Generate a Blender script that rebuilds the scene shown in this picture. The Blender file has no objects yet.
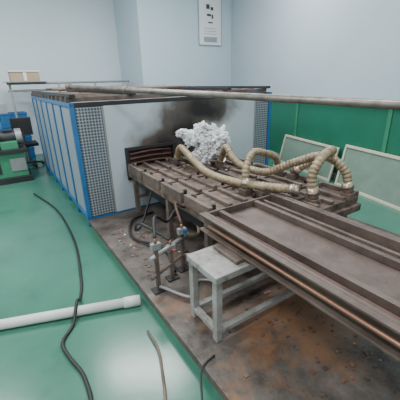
import bpy, bmesh, math, random
from mathutils import Vector, Matrix, noise
random.seed(4)
E=Vector((.842,.539,0)).normalized(); N=Vector((E.y,-E.x,0))
O=Vector((-1.25,3.42,0))
# machine frame: a = across the furnace front, b = out of the furnace mouth, z = up
def W(a,b,z): return O+E*a+N*b+Vector((0,0,z))

# ---------------- materials
def newmat(name):
    m=bpy.data.materials.new(name); m.use_nodes=True
    nt=m.node_tree; return m,nt,nt.nodes['Principled BSDF']
def ramp(nt,fac,stops):
    r=nt.nodes.new('ShaderNodeValToRGB')
    el=r.color_ramp.elements
    while len(el)<len(stops): el.new(.5)
    for e,(p,c) in zip(el,stops): e.position=p; e.color=(*c,1)
    nt.links.new(fac,r.inputs[0]); return r
def mottled(name,stops,scale=4,rough=.6,metal=0,bump=.1,detail=8,dist=0):
    m,nt,b=newmat(name)
    tc=nt.nodes.new('ShaderNodeTexCoord'); n=nt.nodes.new('ShaderNodeTexNoise')
    n.inputs['Scale'].default_value=scale; n.inputs['Detail'].default_value=detail; n.inputs['Roughness'].default_value=.65
    n.inputs['Distortion'].default_value=dist
    nt.links.new(tc.outputs['Object'],n.inputs['Vector'])
    r=ramp(nt,n.outputs['Fac'],stops); nt.links.new(r.outputs[0],b.inputs['Base Color'])
    b.inputs['Roughness'].default_value=rough; b.inputs['Metallic'].default_value=metal
    if bump:
        bp=nt.nodes.new('ShaderNodeBump'); bp.inputs['Strength'].default_value=bump; bp.inputs['Distance'].default_value=.02
        n2=nt.nodes.new('ShaderNodeTexNoise'); n2.inputs['Scale'].default_value=scale*8
        nt.links.new(tc.outputs['Object'],n2.inputs['Vector'])
        nt.links.new(n2.outputs['Fac'],bp.inputs['Height']); nt.links.new(bp.outputs[0],b.inputs['Normal'])
    return m
def plain(name,c,rough=.5,metal=0,var=.12,scale=6):
    d=tuple(x*(1-var) for x in c); h=tuple(min(1,x*(1+var)) for x in c)
    return mottled(name,[(.3,d),(.7,h)],scale,rough,metal,0.03)
M={}
M['rust']=mottled('rusty_steel',[(.25,(.05,.038,.032)),(.45,(.12,.09,.075)),(.6,(.18,.135,.11)),(.78,(.24,.13,.07))],5,.65,.2,.25)
M['rustbed']=mottled('scorched_rusty_steel',[(.30,(.028,.021,.018)),(.48,(.11,.078,.062)),(.62,(.19,.135,.11)),(.76,(.33,.27,.23))],11,.6,.15,.4)
M['conv']=mottled('brown_oxidised_steel',[(.28,(.07,.05,.042)),(.5,(.125,.092,.078)),(.68,(.17,.13,.11)),(.8,(.24,.155,.10))],5,.5,.3,.15)
M['white']=mottled('dirty_grey_paint',[(.32,(.11,.085,.065)),(.43,(.24,.23,.21)),(.7,(.37,.38,.37))],9,.6,0,.1)
M['blue']=plain('blue_enamel',(.022,.125,.30),.4)
M['steel']=mottled('dull_steel_pipe',[(.3,(.13,.118,.10)),(.7,(.30,.27,.24))],12,.4,.6,.05)
M['fit']=mottled('steel_fitting',[(.3,(.36,.27,.18)),(.7,(.58,.48,.38))],12,.3,.8,.03)
M['dark']=plain('dark_steel',(.03,.03,.033),.5,.3)
M['black']=plain('black_rubber',(.012,.012,.013),.55)
M['mouthred']=mottled('red_brown_refractory',[(.3,(.015,.007,.006)),(.55,(.05,.02,.014)),(.8,(.09,.045,.035))],9,.8,0,.3)
M['oldcopper']=mottled('tarnished_copper_coil',[(.3,(.05,.028,.022)),(.7,(.15,.08,.065))],9,.6,.3,.1)
M['grey']=plain('grey_metal',(.27,.28,.28),.45,.3)
M['pvc']=plain('white_pvc',(.58,.61,.59),.4,0,.08)
M['cream']=plain('cream_frame',(.50,.48,.37),.5)
M['boardgreen']=plain('greenish_grey_board',(.16,.235,.19),.5)
M['machgreen']=plain('machine_green_paint',(.04,.22,.12),.45)
M['copper']=plain('copper',(.32,.165,.11),.4,.6)
M['paper']=plain('poster_paper',(.75,.77,.78),.6,0,.03)
M['ink']=plain('poster_ink',(.05,.05,.06),.6)
M['frame']=plain('poster_frame',(.30,.34,.38),.5)
M['card']=plain('cardboard',(.42,.33,.22),.8)
M['wool']=mottled('ceramic_fibre_wool',[(.3,(.50,.50,.50)),(.5,(.78,.79,.80)),(.8,(.9,.9,.9))],8,.9,0,.6)
M['red']=plain('red_handle',(.5,.05,.03),.4)
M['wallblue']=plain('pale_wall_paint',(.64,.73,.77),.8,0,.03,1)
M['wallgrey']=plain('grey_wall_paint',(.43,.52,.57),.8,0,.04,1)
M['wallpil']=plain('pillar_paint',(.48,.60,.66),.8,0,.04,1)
M['wains']=plain('green_wainscot_paint',(.014,.15,.09),.45,0,.1,2)
M['ceil']=plain('ceiling_paint',(.7,.72,.72),.9,0,.03)
M['floor']=mottled('green_epoxy_floor',[(.25,(.032,.12,.085)),(.42,(.048,.165,.115)),(.75,(.062,.195,.137))],2.2,.22,0,.02)
def base_mat():
    m,nt,b=newmat('rusty_base_plate')
    tc=nt.nodes.new('ShaderNodeTexCoord')
    n=nt.nodes.new('ShaderNodeTexNoise'); n.inputs['Scale'].default_value=3.2; n.inputs['Detail'].default_value=12; n.inputs['Roughness'].default_value=.78
    nt.links.new(tc.outputs['Object'],n.inputs['Vector'])
    r=ramp(nt,n.outputs['Fac'],[(.36,(.028,.024,.022)),(.47,(.095,.08,.07)),(.56,(.135,.115,.10)),(.68,(.22,.195,.175))])
    n2=nt.nodes.new('ShaderNodeTexNoise'); n2.inputs['Scale'].default_value=1.9; n2.inputs['Detail'].default_value=10; n2.inputs['Roughness'].default_value=.75
    nt.links.new(tc.outputs['Object'],n2.inputs['Vector'])
    mp=nt.nodes.new('ShaderNodeMapping'); mp.vector_type='TEXTURE'
    mp.inputs['Location'].default_value=(-.45,.30,0); mp.inputs['Scale'].default_value=(.95,1.1,5)
    nt.links.new(tc.outputs['Object'],mp.inputs['Vector'])
    l=nt.nodes.new('ShaderNodeVectorMath'); l.operation='LENGTH'; nt.links.new(mp.outputs[0],l.inputs[0])
    s=nt.nodes.new('ShaderNodeMath'); s.operation='MULTIPLY_ADD'; s.inputs[1].default_value=-.22; s.inputs[2].default_value=.15
    nt.links.new(l.outputs['Value'],s.inputs[0])
    ad=nt.nodes.new('ShaderNodeMath'); nt.links.new(s.outputs[0],ad.inputs[0]); nt.links.new(n2.outputs['Fac'],ad.inputs[1])
    r2=ramp(nt,ad.outputs[0],[(.50,(0,0,0)),(.64,(.8,.8,.8))])
    mx=nt.nodes.new('ShaderNodeMixRGB'); mx.inputs[2].default_value=(.27,.135,.07,1)
    nt.links.new(r2.outputs[0],mx.inputs[0]); nt.links.new(r.outputs[0],mx.inputs[1])
    nt.links.new(mx.outputs[0],b.inputs['Base Color']); b.inputs['Roughness'].default_value=.5; b.inputs['Metallic'].default_value=.2
    return m
M['base']=base_mat()
def mesh_mat():
    m,nt,b=newmat('perforated_sheet')
    tc=nt.nodes.new('ShaderNodeTexCoord')
    v=nt.nodes.new('ShaderNodeTexVoronoi'); v.inputs['Scale'].default_value=30; v.inputs['Randomness'].default_value=0
    nt.links.new(tc.outputs['Object'],v.inputs['Vector'])
    r=ramp(nt,v.outputs['Distance'],[(.36,(.05,.06,.07)),(.46,(.25,.29,.32))])
    nt.links.new(r.outputs[0],b.inputs['Base Color']); b.inputs['Roughness'].default_value=.5
    return m
M['perf']=mesh_mat()
def soot_mat():
    m,nt,b=newmat('sooty_white_panel')
    tc=nt.nodes.new('ShaderNodeTexCoord')
    def mth(op,x,y=None):
        q=nt.nodes.new('ShaderNodeMath'); q.operation=op
        for i,k in enumerate((x,y)):
            if k is None: continue
            if isinstance(k,(int,float)): q.inputs[i].default_value=k
            else: nt.links.new(k,q.inputs[i])
        return q.outputs[0]
    n=nt.nodes.new('ShaderNodeTexNoise'); n.inputs['Scale'].default_value=3.2; n.inputs['Detail'].default_value=9
    nt.links.new(tc.outputs['Object'],n.inputs['Vector'])
    def blob(cx,cz,rx,rz):
        mp=nt.nodes.new('ShaderNodeMapping'); mp.vector_type='TEXTURE'
        mp.inputs['Location'].default_value=(cx,0,cz); mp.inputs['Scale'].default_value=(rx,50,rz)
        nt.links.new(tc.outputs['Object'],mp.inputs['Vector'])
        l=nt.nodes.new('ShaderNodeVectorMath'); l.operation='LENGTH'; nt.links.new(mp.outputs[0],l.inputs[0])
        return mth('SUBTRACT',1.0,l.outputs['Value'])
    d=mth('MAXIMUM',blob(.22,.14,.66,.55),mth('MAXIMUM',blob(.50,.40,.62,.55),blob(.75,.65,.7,.3)))
    f=mth('ADD',d,mth('MULTIPLY',mth('SUBTRACT',n.outputs['Fac'],.5),.9))
    r=ramp(nt,f,[(.0,(.46,.53,.57)),(.2,(.32,.35,.36)),(.45,(.09,.075,.065)),(.75,(.016,.013,.012))])
    n3=nt.nodes.new('ShaderNodeTexNoise'); n3.inputs['Scale'].default_value=1.5; n3.inputs['Detail'].default_value=4
    nt.links.new(tc.outputs['Object'],n3.inputs['Vector'])
    r3=ramp(nt,n3.outputs['Fac'],[(.3,(.8,.82,.84)),(.7,(1,1,1))])
    mx=nt.nodes.new('ShaderNodeMixRGB'); mx.blend_type='MULTIPLY'; mx.inputs[0].default_value=1
    nt.links.new(r.outputs[0],mx.inputs[1]); nt.links.new(r3.outputs[0],mx.inputs[2])
    nt.links.new(mx.outputs[0],b.inputs['Base Color']); b.inputs['Roughness'].default_value=.5
    return m
M['soot']=soot_mat()
M['hose']=mottled('braided_tan_hose',[(.3,(.13,.10,.06)),(.5,(.30,.235,.145)),(.75,(.44,.36,.25))],14,.4,.3,.3,6)

# ---------------- mesh builder
class MB:
    def __init__(s): s.bm=bmesh.new(); s.mats=[]
    def mi(s,k):
        if k not in s.mats: s.mats.append(k)
        return s.mats.index(k)
    def hexa(s,pts,mat):
        vs=[s.bm.verts.new(p) for p in pts]; i=s.mi(mat)
        for f in ((0,1,2,3),(4,5,6,7),(0,1,5,4),(1,2,6,5),(2,3,7,6),(3,0,4,7)):
            fc=s.bm.faces.new([vs[j] for j in f]); fc.material_index=i
    def box(s,a0,a1,b0,b1,z0,z1,mat):
        s.hexa([W(a0,b0,z0),W(a1,b0,z0),W(a1,b1,z0),W(a0,b1,z0),W(a0,b0,z1),W(a1,b0,z1),W(a1,b1,z1),W(a0,b1,z1)],mat)
    def beam(s,p,q,w,mat,h=None):
        p=W(*p);q=W(*q);h=h or w
        d=(q-p).normalized(); up=Vector((0,0,1)) if abs(d.z)<.9 else E.copy()
        x=d.cross(up).normalized(); y=x.cross(d).normalized()
        x=x*w/2;y=y*h/2
        s.hexa([p-x-y,p+x-y,p+x+y,p-x+y,q-x-y,q+x-y,q+x+y,q-x+y],mat)
    def tube(s,pts,r,mat,seg=14,smooth=True,rib=0,step=.02,world=False,ribp=.03):
        P=[Vector(p) if world else W(*p) for p in pts]
        if smooth and len(P)>2:
            Q=[]; ext=[2*P[0]-P[1]]+P+[2*P[-1]-P[-2]]
            for i in range(1,len(ext)-2):
                p0,p1,p2,p3=ext[i-1:i+3]; n=max(3,int((p2-p1).length/step))
                for k in range(n):
                    t=k/n; Q.append(.5*((2*p1)+(p2-p0)*t+(2*p0-5*p1+4*p2-p3)*t*t+(3*p1-p0-3*p2+p3)*t**3))
            Q.append(P[-1]); P=Q
        mi=s.mi(mat); rings=[]; T=(P[1]-P[0]).normalized()
        up=Vector((0,0,1)) if abs(T.z)<.9 else Vector((1,0,0))
        X=T.cross(up).normalized(); dist=0
        for i,p in enumerate(P):
            if i: dist+=(p-P[i-1]).length
            T=(P[min(i+1,len(P)-1)]-P[max(i-1,0)]).normalized()
            X=(X-T*X.dot(T)).normalized(); Y=T.cross(X)
            rr=r*(1+rib*math.sin(dist/ribp*2*math.pi))
            rings.append([s.bm.verts.new(p+(X*math.cos(2*math.pi*k/seg)+Y*math.sin(2*math.pi*k/seg))*rr) for k in range(seg)])
        for A,B in zip(rings,rings[1:]):
            for k in range(seg):
                f=s.bm.faces.new([A[k],A[(k+1)%seg],B[(k+1)%seg],B[k]]); f.material_index=mi; f.smooth=True
        for R in (rings[0],rings[-1]):
            f=s.bm.faces.new(R); f.material_index=mi
    def cyl(s,p,q,r,mat,seg=18): s.tube([p,q],r,mat,seg,False)
    def done(s,name,bevel=.003,origin=None):
        bm=s.bm; bmesh.ops.recalc_face_normals(bm,faces=bm.faces)
        me=bpy.data.meshes.new(name)
        if origin is None:
            lo=Vector([min(v.co[i] for v in bm.verts) for i in range(3)]); hi=Vector([max(v.co[i] for v in bm.verts) for i in range(3)])
            origin=(lo+hi)/2
        ang=math.atan2(E.y,E.x)
        T=Matrix.Translation(origin)@Matrix.Rotation(ang,4,'Z')
        bmesh.ops.transform(bm,matrix=T.inverted(),verts=bm.verts)
        bm.to_mesh(me); bm.free()
        for k in s.mats: me.materials.append(M[k])
        o=bpy.data.objects.new(name,me); bpy.context.collection.objects.link(o); o.matrix_world=T
        if bevel:
            md=o.modifiers.new('bevel','BEVEL'); md.width=bevel; md.segments=2; md.limit_method='ANGLE'; md.angle_limit=math.radians(50)
        return o
def adopt(parent,child,name):
    child.name=name; mw=child.matrix_world.copy(); child.parent=parent
    child.matrix_parent_inverse=parent.matrix_world.inverted(); child.matrix_world=mw

# ---------------- room
m=MB(); m.box(-7,6,-5.2,7,-.1,0,'floor'); m.done('floor',0)
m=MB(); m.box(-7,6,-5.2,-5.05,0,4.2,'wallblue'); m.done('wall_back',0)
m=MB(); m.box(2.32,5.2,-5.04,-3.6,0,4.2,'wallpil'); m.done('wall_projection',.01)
def wr(b,off=0): return 4.9-.2545*(b+3.6)+off
m=MB()
def slab(b0,b1,o0,o1,z0,z1,mat):
    m.hexa([W(wr(b0,o0),b0,z0),W(wr(b0,o1),b0,z0),W(wr(b1,o1),b1,z0),W(wr(b1,o0),b1,z0),
            W(wr(b0,o0),b0,z1),W(wr(b0,o1),b0,z1),W(wr(b1,o1),b1,z1),W(wr(b1,o0),b1,z1)],mat)
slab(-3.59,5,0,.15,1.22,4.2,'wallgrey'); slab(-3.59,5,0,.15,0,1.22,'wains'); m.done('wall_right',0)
m=MB(); slab(-3.58,5,-.06,-.002,1.22,1.27,'white'); m.done('trim_1',.004)
m=MB(); slab(-3.58,5,-.02,-.002,0,.09,'grey'); m.done('baseboard_right',.003)
m=MB()
slab(-.62,-.56,-.014,-.002,.10,1.215,'machgreen'); slab(1.35,1.41,-.014,-.002,.10,1.215,'machgreen'); m.done('trim_2',.002)
m=MB(); slab(-2.15,-1.98,-.09,-.002,.78,1.02,'grey'); slab(-2.12,-2.01,-.10,-.091,.82,.98,'dark'); slab(-2.08,-2.05,-.04,-.002,1.021,1.215,'grey'); m.done('wall_switch_box',.003)
m=MB(); m.box(-7,6,-5.2,4.5,4.2,4.3,'ceil'); m.done('ceiling',0)

# ---------------- furnace
LA=-.10; FW,FL,FH=2.83,3.3,1.42
m=MB()
m.box(LA+.05,FW-.05,-FL+.05,-.06,.10,FH-.04,'grey')
for a in (LA,FW-.05):
    for i in range(7):
        b=-i*(FL-.05)/6
        m.box(a,a+.05,b-.05,b,0,FH,'blue')
    m.box(a+.002,a+.048,-FL,0,FH-.05,FH-.002,'blue'); m.box(a+.002,a+.048,-FL,0,.08,.13,'blue')
    for i in range(6):
        b=-i*(FL-.05)/6
        x0=a+.015
        m.box(x0,x0+.02,b-(FL-.05)/6+.003,b-.053,.135,FH-.055,'perf')
m.box(LA+.052,FW-.052,-.05,-.002,FH-.045,FH-.002,'dark'); m.box(LA+.052,FW-.052,-.05,-.002,.05,.10,'blue')
m.box(LA+.052,FW-.052,-FL,-FL+.05,.08,FH-.002,'blue')
m.box(FW-.32,FW-.055,-.04,-.012,.11,FH-.05,'perf')
m.box(FW-.345,FW-.322,-.045,-.006,.11,FH-.05,'grey')
m.box(LA+.055,LA+.33,-.04,-.012,.11,FH-.05,'perf')
m.box(LA+.332,LA+.352,-.045,-.004,.105,FH-.05,'grey')
for i in range(12):
    b=-.12-i*.28
    m.box(LA,FW,b-.06,b,FH,FH+.05,'rust')
for a in (LA+.02,.6,1.3,2.0,FW-.08):
    m.box(a,a+.06,-FL,-.02,FH+.051,FH+.085,'dark')
for i in range(5):
    b=-.4-i*.6
    m.cyl((.1,b,FH+.11),(1.5,b+.1,FH+.11),.022,'rust')
furn=m.done('industrial_furnace',.003)
m=MB()
A0,A1,Z0,Z1=LA+.354,FW-.347,.105,FH-.048
ma0,ma1,mz0,mz1=.46,1.10,.50,.86
for (x0,x1,y0,y1) in ((A0,ma0,Z0,Z1),(ma1,A1,Z0,Z1),(ma0,ma1,Z0,mz0),(ma0,ma1,mz1,Z1)):
    m.box(x0,x1,-.03,-.004,y0,y1,'soot')
pan=m.done('front_panel',0,origin=W(.8,0,.6)); adopt(furn,pan,'front_panel')
m=MB()
m.box(ma0,ma1,-.055,-.031,mz0,mz1,'mouthred')
for k in range(6): m.tube([(ma0+.04,-.02,mz0+.05+k*.06),((ma0+ma1)/2,.005,mz0+.07+k*.06),(ma1-.04,-.02,mz0+.05+k*.06)],.012,'oldcopper',8)
for (x0,x1,y0,y1) in ((ma0-.02,ma0+.02,mz0-.02,mz1+.02),(ma1-.02,ma1+.02,mz0-.02,mz1+.02),(ma0+.02,ma1-.02,mz1-.02,mz1+.02),(ma0+.02,ma1-.02,mz0-.02,mz0+.02)):
    m.box(x0,x1,-.003,.02,y0,y1,'dark')
adopt(furn,m.done('mouth',.004),'mouth')

# ---------------- base plate
m=MB()
m.box(-.1,2.4,.03,5.6,.06,.10,'base')
for a in (-.08,1.1,2.3): m.box(a,a+.08,.05,5.5,0,.06,'rust')
m.done('steel_base_plate',.004,origin=W(1.15,2.8,.08))

# ---------------- coil bed (two lanes)
m=MB()
for (a0,a1,be) in ((.44,1.0,1.80),(1.12,1.66,2.25)):
    m.box(a0,a1,.04,be,.54,.60,'rustbed')
    for k in range(int(be/.44)+1):
        b=.06+k*.44
        if b+.4>be+.02: break
        m.box(a0+.02,a1-.02,b,b+.40,.601,.66,'rustbed')
        m.box(a0-.01,a0+.03,b+.01,b+.39,.60,.70,'rust'); m.box(a1-.03,a1+.01,b+.01,b+.39,.60,.70,'rust')
        m.box((a0+a1)/2-.1,(a0+a1)/2-.06,b+.01,b+.39,.661,.69,'rust'); m.box((a0+a1)/2+.06,(a0+a1)/2+.1,b+.01,b+.39,.661,.69,'rust')
        for aa in (a0+.07,a1-.07):
            m.cyl((aa,b+.06,.66),(aa,b+.06,.71),.016,'steel',8); m.cyl((aa,b+.34,.66),(aa,b+.34,.70),.016,'dark',8)
    for b in (.15,1.0,be-.12):
        for aa in (a0+.04,a1-.04):
            m.beam((aa,b,.10),(aa,b,.54),.05,'rust')
        m.beam((a0+.04,b,.3),(a1-.04,b,.3),.035,'rust')
    m.box(a0+.1,a1-.1,.3,be-.3,.38,.50,'dark')
for (a,b) in ((.98,.30),(1.3,.75),(1.12,2.02),(1.52,2.2),(.92,1.62),(1.55,1.4),(1.18,2.12),(1.6,1.55)):
    m.box(a-.045,a+.045,b-.045,b+.045,.661,.72,'rust')
bed=m.done('induction_coil_bed',.004)

# ---------------- conveyor: shallow rail bed
m=MB()
c0,c1,b0,b1=.33,.98,1.86,5.2
m.box(c0,c1,b0,b1,.602,.622,'conv')
for a,s in ((c0,-1),(c1,1)):
    m.box(a-.012,a+.012,b0,b1,.623,.73,'conv')
    x=sorted((a+s*.013,a+s*.05)); m.box(x[0],x[1],b0,b1,.716,.73,'conv'); m.box(x[0],x[1],b0,b1,.602,.617,'conv')
m.box(c0+.013,c1-.013,b0+.02,b1,.655,.67,'conv')
m.box(c0+.11,c0+.145,b0+.02,b1,.671,.715,'conv'); m.box(c1-.20,c1-.165,b0+.02,b1,.671,.715,'conv')
m.box(c1-.10,c1-.08,b0+.02,b1,.671,.70,'rust')
m.cyl((c0+.07,b0+.05,.684),(c0+.07,b1,.684),.012,'oldcopper',10)
m.box(c0+.013,c1-.013,b0,b0+.015,.623,.72,'conv')
m.cyl((c0-.035,b0+.1,.665),(c0-.035,b1,.665),.011,'copper',10)
m.done('conveyor_trough',.003)

# ---------------- trestles
def trestle(bc):
    m=MB(); a0,a1=.06,1.0; d=.13; w=.045
    for a in (a0+w/2,a1-w/2):
        for b in (bc-d,bc+d): m.box(a-w/2,a+w/2,b-w/2,b+w/2,.10,.53,'white')
        m.box(a-w/2+.002,a+w/2-.002,bc-d+w/2,bc+d-w/2,.15,.185,'white')
    for b in (bc-d,bc+d):
        m.box(a0+w,a1-w,b-w/2+.002,b+w/2-.002,.15,.185,'white')
    m.box(a0-.01,a1+.01,bc-d-.03,bc+d+.03,.53,.575,'white')
    m.box(a0+.17,a1-.01,bc-d+.01,bc+d-.01,.576,.600,'rust')
    return m.done('steel_trestle',.005)
trestle(2.22); trestle(4.3)

# ---------------- hoses
def hose(pts,r=.036):
    m=MB(); m.tube(pts,r,'hose',16,True,.08,.006,ribp=.032)
    for p,q in ((pts[0],pts[1]),(pts[-1],pts[-2])):
        P=Vector(p);Q=Vector(q);d=(Q-P).normalized()
        m.tube([tuple(P-d*.01),tuple(P+d*.075)],r*1.2,'fit',16,False)
        m.tube([tuple(P+d*.02),tuple(P+d*.045)],r*1.4,'steel',6,False)
    return m.done('braided_hose',0)
hose([(.98,.30,.73),(.92,.5,.90),(.86,.8,.86),(.84,1.15,.77),(.9,1.5,.75),(1.0,1.80,.765),(1.12,2.02,.77)])
hose([(1.3,.75,.73),(1.2,.98,.94),(1.18,1.2,.82),(1.25,1.5,.78),(1.35,1.75,.90),(1.42,2.0,1.0),(1.50,2.15,.90),(1.52,2.2,.73)])
hose([(.92,1.62,.73),(.94,1.60,.90),(1.06,1.55,1.0),(1.25,1.5,.96),(1.45,1.45,.88),(1.55,1.4,.73)],.032)
hose([(1.18,2.12,.73),(1.17,2.1,.90),(1.26,2.1,1.03),(1.45,2.05,1.05),(1.64,1.9,.97),(1.70,1.7,.86),(1.6,1.55,.73)])

# wool
m=MB(); mi=m.mi('wool')
for (a,b,z,r,sz) in ((1.2,.62,.90,.13,1),(1.05,.56,.99,.10,.8),(1.33,.64,1.0,.12,.9),(1.2,.56,1.08,.10,.8),(1.12,.62,.80,.11,.9),(1.36,.58,.84,.12,1),(.98,.46,1.05,.07,.7),(1.45,.6,.92,.08,.8)):
    res=bmesh.ops.create_icosphere(m.bm,subdivisions=5,radius=1)
    c=W(a,b,z)
    for v in res['verts']:
        n=v.co.normalized(); q=n*2.2+c*9
        k=1+.6*(noise.noise(q)) -.55*abs(noise.noise(q*2.3))+.25*noise.noise(q*5)
        v.co=c+Vector((n.x*r*k,n.y*r*k,n.z*r*k*sz))
    for v in res['verts']:
        for f in v.link_faces: f.material_index=mi
m.done('ceramic_fibre_wad',0)

# ---------------- long pipe over the scene + its stand
p0=Vector((-1.5,3.84,1.575)); p1=Vector((1.1,1.77,1.45)); d=(p1-p0)
def loc(v):
    r=v-O; return (r.dot(E),r.dot(N),v.z)
m=MB(); m.cyl(loc(p0),loc(p0+d*1.35),.025,'steel',20); m.cyl(loc(p0),loc(p0+d*.02),.034,'steel',20)
m.cyl(loc(p0+d*.30),loc(p0+d*.315),.031,'steel',20)
m.done('long_steel_pipe',.002)
q=p0+d*1.3; ql=loc(q); m=MB()
m.beam((ql[0],ql[1],0.121),(ql[0],ql[1],ql[2]-.03),.05,'dark'); m.box(ql[0]-.18,ql[0]+.18,ql[1]-.18,ql[1]+.18,.101,.12,'dark')
m.done('pipe_support_post',.002)

# ---------------- water manifold
m=MB()
for (a,b,h) in ((0.0,1.70,.46),(.16,1.62,.36),(.30,1.56,.44)):
    m.box(a-.05,a+.05,b-.04,b+.04,.101,.112,'dark')
    m.beam((a,b,.11),(a,b,h),.028,'rust'); m.box(a-.035,a+.035,b-.02,b+.02,h,h+.05,'grey')
    m.cyl((a,b,h+.05),(a,b,h+.09),.012,'copper',10)
m.cyl((-.06,1.72,.40),(.36,1.53,.40),.017,'grey'); m.cyl((-.06,1.72,.24),(.36,1.53,.24),.014,'rust')
m.box(.30,.335,1.56,1.59,.45,.48,'blue'); m.cyl((.16,1.62,.36),(.16,1.70,.40),.006,'red',8)
for pts,r,mat in (([(0.0,1.70,.55),(.1,1.5,.62),(.3,1.3,.45),(.4,1.25,.5),(.5,1.2,.54)],.012,'black'),
  ([(.30,1.56,.53),(.34,1.4,.64),(.40,1.4,.60),(.5,1.3,.54)],.012,'oldcopper'),
  ([(.16,1.62,.45),(.05,1.3,.5),(.15,.9,.25),(.3,.7,.20),(.5,.6,.54)],.012,'black'),
  ([(.0,1.70,.14),(.15,1.95,.13),(.3,1.8,.125),(.5,1.9,.125),(.8,1.5,.12)],.012,'grey'),
  ([(.2,1.6,.14),(.3,1.2,.13),(.15,.8,.125),(.3,.4,.125),(.6,.3,.12)],.013,'black'),
  ([(.3,1.56,.24),(.5,1.75,.3),(.62,1.72,.42),(.7,1.6,.54)],.012,'steel'),
  ([(.36,1.53,.40),(.5,1.5,.36),(.6,1.3,.42),(.7,1.1,.54)],.014,'hose')):
    m.tube(pts,r,mat,10,True,0,.03)
m.done('water_manifold',.0)
def cable(name,pts,r,mat):
    m=MB(); m.tube(pts,r,mat,10,True,0,.03); return m.done(name,0)
def wc(lst,z): return [loc(Vector((x,y,z))) for x,y in lst]
cable('black_cable',wc([(-2.6,4.6),(-1.95,3.9),(-1.38,3.0),(-1.06,2.3),(-.97,2.02)],.014)+wc([(-.93,1.88)],.10)+wc([(-.92,1.74),(-.93,1.58),(-.84,1.46),(-.70,1.32),(-.58,1.1),(-.5,.8)],.014),.012,'black')
cable('black_cable',wc([(-.38,1.66),(-.29,1.5),(-.25,1.35),(-.21,1.15),(-.17,.8)],.014),.009,'rust')
cable('thin_wire',wc([(.06,1.36),(.0,1.3),(-.02,1.2),(.0,.9)],.107),.006,'dark')
m=MB(); m.cyl(loc(Vector((-2.2,1.54,.04))),loc(Vector((-.50,1.95,.04))),.036,'pvc',24); m.cyl(loc(Vector((-.60,1.925,.04))),loc(Vector((-.48,1.955,.04))),.041,'pvc',24)
m.done('white_floor_pipe',0)
m=MB()
for i in range(420):
    if i<260: a=random.gauss(.75,.28); b=random.gauss(2.5,.38)
    else: a=random.uniform(.0,.5); b=random.uniform(.2,1.6)
    s=random.uniform(.004,.014)
    if a<0 or a>2 : continue
    m.box(a-s,a+s,b-s*random.uniform(.4,1),b+s,.101,.101+s*.4,random.choice(['rust','copper','rustbed','wool'] if i>380 else ['rust','copper','rustbed']))
m.done('rust_flakes',0)

# ---------------- leaning boards
def board(b0,b1,h):
    m=MB(); w=.035
    def q(b,z,o):
        return W(wr(b,-.20+ .16*z/h -o),b,z)
    def pl(ba,bb,za,zb,o0,o1,mat):
        m.hexa([q(ba,za,o0),q(ba,za,o1),q(bb,za,o1),q(bb,za,o0),q(ba,zb,o0),q(ba,zb,o1),q(bb,zb,o1),q(bb,zb,o0)],mat)
    pl(b0+w,b1-w,w,h-w,.0,.01,'boardgreen')
    pl(b0,b0+w,0,h,-.01,.03,'cream'); pl(b1-w,b1,0,h,-.01,.03,'cream')
    pl(b0+w,b1-w,0,w,-.01,.03,'cream'); pl(b0+w,b1-w,h-w,h,-.01,.03,'cream')
    return m.done('framed_board',.003)
board(-.85,.62,.54); board(.75,2.0,.62)

# ---------------- poster
m=MB(); pa0,pa1,pz0,pz1=3.86,4.56,2.42,3.5; pb=-3.597
m.box(pa0,pa1,pb,pb+.02,pz0,pz1,'frame'); m.box(pa0+.025,pa1-.025,pb+.021,pb+.026,pz0+.025,pz1-.025,'paper')
cx=(pa0+pa1)/2
for i,(dx,z,w,h) in enumerate(((-.07,3.22,.10,.1),(.05,3.2,.08,.07),(-.04,3.07,.12,.05),(.06,3.02,.05,.09),(0,2.92,.14,.03))):
    m.box(cx+dx-w/2,cx+dx+w/2,pb+.027,pb+.029,z,z+h,'ink')
for z in (2.80,2.74,2.68): m.box(cx-.18,cx+.18,pb+.027,pb+.029,z,z+.014,'frame')
m.box(cx-.2,cx+.2,pb+.027,pb+.029,2.50,2.62,'frame')
m.done('wall_poster',.001)

# ---------------- pipe rack behind furnace
m=MB()
for z in (1.50,1.64): m.cyl((-.4,-4.3,z),(2.25,-4.3,z),.022,'grey')
for a in (-.35,.6,1.4,2.2): m.cyl((a,-4.3,0),(a,-4.3,1.66),.022,'grey')
m.box(-.45,.35,-4.5,-4.1,1.665,1.68,'grey')
m.done('pipe_rack',.003)
m=MB(); m.box(-.32,.22,-4.45,-4.12,1.681,1.86,'card'); m.box(-.34,.24,-4.47,-4.10,1.861,1.885,'paper'); m.box(-.08,-.02,-4.119,-4.112,1.69,1.85,'paper'); m.done('cardboard_box',.004)

# ---------------- green machine at left
m=MB()
a0,a1,b0,b1=-1.30,-.40,-3.3,-2.6
m.box(a0,a1,b0,b1,.0,.10,'dark'); m.box(a0+.05,a1-.05,b0+.05,b1-.05,.10,.52,'machgreen')
m.box(a0,a1,b0,b1,.52,.58,'dark'); m.box(a0+.1,a0+.5,b0+.1,b1-.1,.58,.92,'machgreen')
m.cyl((a0+.5,-2.95,.75),(a1-.05,-2.95,.75),.12,'dark',24); m.cyl((a1-.12,-2.95,.75),(a1-.02,-2.95,.75),.14,'grey',24)
m.box(a1-.38,a1-.12,b1-.25,b1-.08,.58,.70,'machgreen')
m.cyl((a0+.3,b1-.1,.74),(a0+.3,b1+.0,.74),.08,'black',20)
m.box(a1-.3,a1-.06,b1-.049,b1-.04,.2,.42,'grey'); m.box(a0+.1,a0+.45,b1-.049,b1-.04,.18,.44,'dark')
for k in range(5): m.box(a1-.30+k*.03,a1-.285+k*.03,-3.06,-2.84,.865,.885,'dark')
m.cyl((a0+.6,-3.1,.58),(a0+.6,-3.1,1.15),.03,'blue'); m.box(a0+.48,a0+.75,-3.2,-3.0,1.15,1.32,'grey')
m.done('green_workshop_machine',.006)
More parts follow.
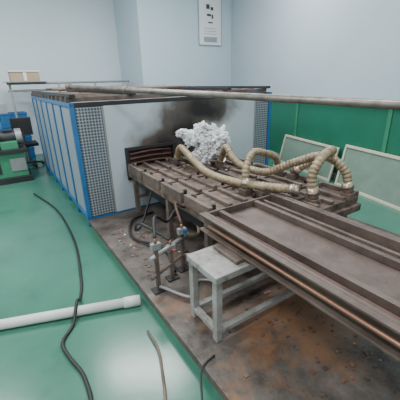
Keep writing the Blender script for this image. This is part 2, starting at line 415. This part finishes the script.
# grey machine cabinet + stacked blue crates on a bench
m=MB(); m.box(-1.25,-.72,-4.95,-4.45,.0,1.25,'grey'); m.box(-1.18,-.79,-4.449,-4.44,.85,1.15,'dark')
for k in range(4): m.box(-1.15+k*.09,-1.10+k*.09,-4.449,-4.435,.72,.77,'red' if k==0 else 'paper')
m.box(-1.27,-.70,-4.97,-4.43,1.25,1.28,'grey'); m.done('control_cabinet',.006)
def crate(z0):
    m=MB(); a0,a1,b0,b1,h=-.66,-.14,-4.9,-4.5,.26
    m.box(a0,a1,b0,b1,z0,z0+.02,'blue')
    for (x0,x1,y0,y1) in ((a0,a0+.02,b0,b1),(a1-.02,a1,b0,b1),(a0+.02,a1-.02,b0,b0+.02),(a0+.02,a1-.02,b1-.02,b1)):
        m.box(x0,x1,y0,y1,z0+.021,z0+h-.03,'blue')
    for (x0,x1,y0,y1) in ((a0-.015,a0+.02,b0-.015,b1+.015),(a1-.02,a1+.015,b0-.015,b1+.015),(a0+.02,a1-.02,b0-.015,b0+.02),(a0+.02,a1-.02,b1-.02,b1+.015)):
        m.box(x0,x1,y0,y1,z0+h-.029,z0+h,'blue')
    for k in range(4): m.box(a0+.08+k*.11,a0+.09+k*.11,b1+.001,b1+.012,z0+.02,z0+h-.03,'blue')
    m.done('plastic_crate',.003)
for k in range(4): crate(.0+k*.262)
m=MB(); ca,cb=-.32,-3.80
for k in range(5):
    t=k*2*math.pi/5; m.beam((ca,cb,.09),(ca+.24*math.cos(t),cb+.24*math.sin(t),.06),.035,'dark')
    m.cyl((ca+.24*math.cos(t),cb+.24*math.sin(t)-.01,.03),(ca+.24*math.cos(t),cb+.24*math.sin(t)+.01,.03),.03,'black')
m.cyl((ca,cb,.08),(ca,cb,.44),.025,'grey'); m.box(ca-.21,ca+.21,cb-.21,cb+.21,.44,.50,'black')
m.beam((ca,cb-.2,.45),(ca,cb-.24,.72),.04,'dark'); m.box(ca-.19,ca+.19,cb-.27,cb-.22,.62,.98,'black'); m.done('office_chair',.015)

# ---------------- lights
for i,(a,b) in enumerate(((-2.2,-1.5),(.8,-1.2),(3.1,-.6),(-2.0,2.6),(1.6,2.6))):
    m=MB(); m.box(a-.65,a+.65,b-.12,b+.12,4.13,4.2,'ceil'); m.done('ceiling_lamp',.003)
    ld=bpy.data.lights.new('ceiling_light','AREA'); ld.shape='RECTANGLE'; ld.size=1.6; ld.size_y=.4; ld.energy=(170,150,95,150,85)[i]; ld.color=(.98,.99,1)
    lo=bpy.data.objects.new('ceiling_light',ld); bpy.context.collection.objects.link(lo); lo.location=W(a,b,4.1)
w=bpy.data.worlds.new('World'); bpy.context.scene.world=w; w.use_nodes=True
w.node_tree.nodes['Background'].inputs[0].default_value=(.92,.97,1,1); w.node_tree.nodes['Background'].inputs[1].default_value=1.1

# ---------------- camera
P=math.radians(21); s=math.radians(1.5)
F=Vector((0,math.cos(P),-math.sin(P))); R=Vector((1,0,0)); U=Vector((0,math.sin(P),math.cos(P)))
right=R*math.cos(s)-U*math.sin(s); up=R*math.sin(s)+U*math.cos(s)
cd=bpy.data.cameras.new('camera'); cd.sensor_width=36; cd.lens=36*310/400; cd.clip_start=.02
co=bpy.data.objects.new('camera',cd); bpy.context.collection.objects.link(co)
mt=Matrix((right,up,-F)).transposed().to_4x4(); mt.translation=Vector((0,0,1.6)); co.matrix_world=mt
bpy.context.scene.camera=co
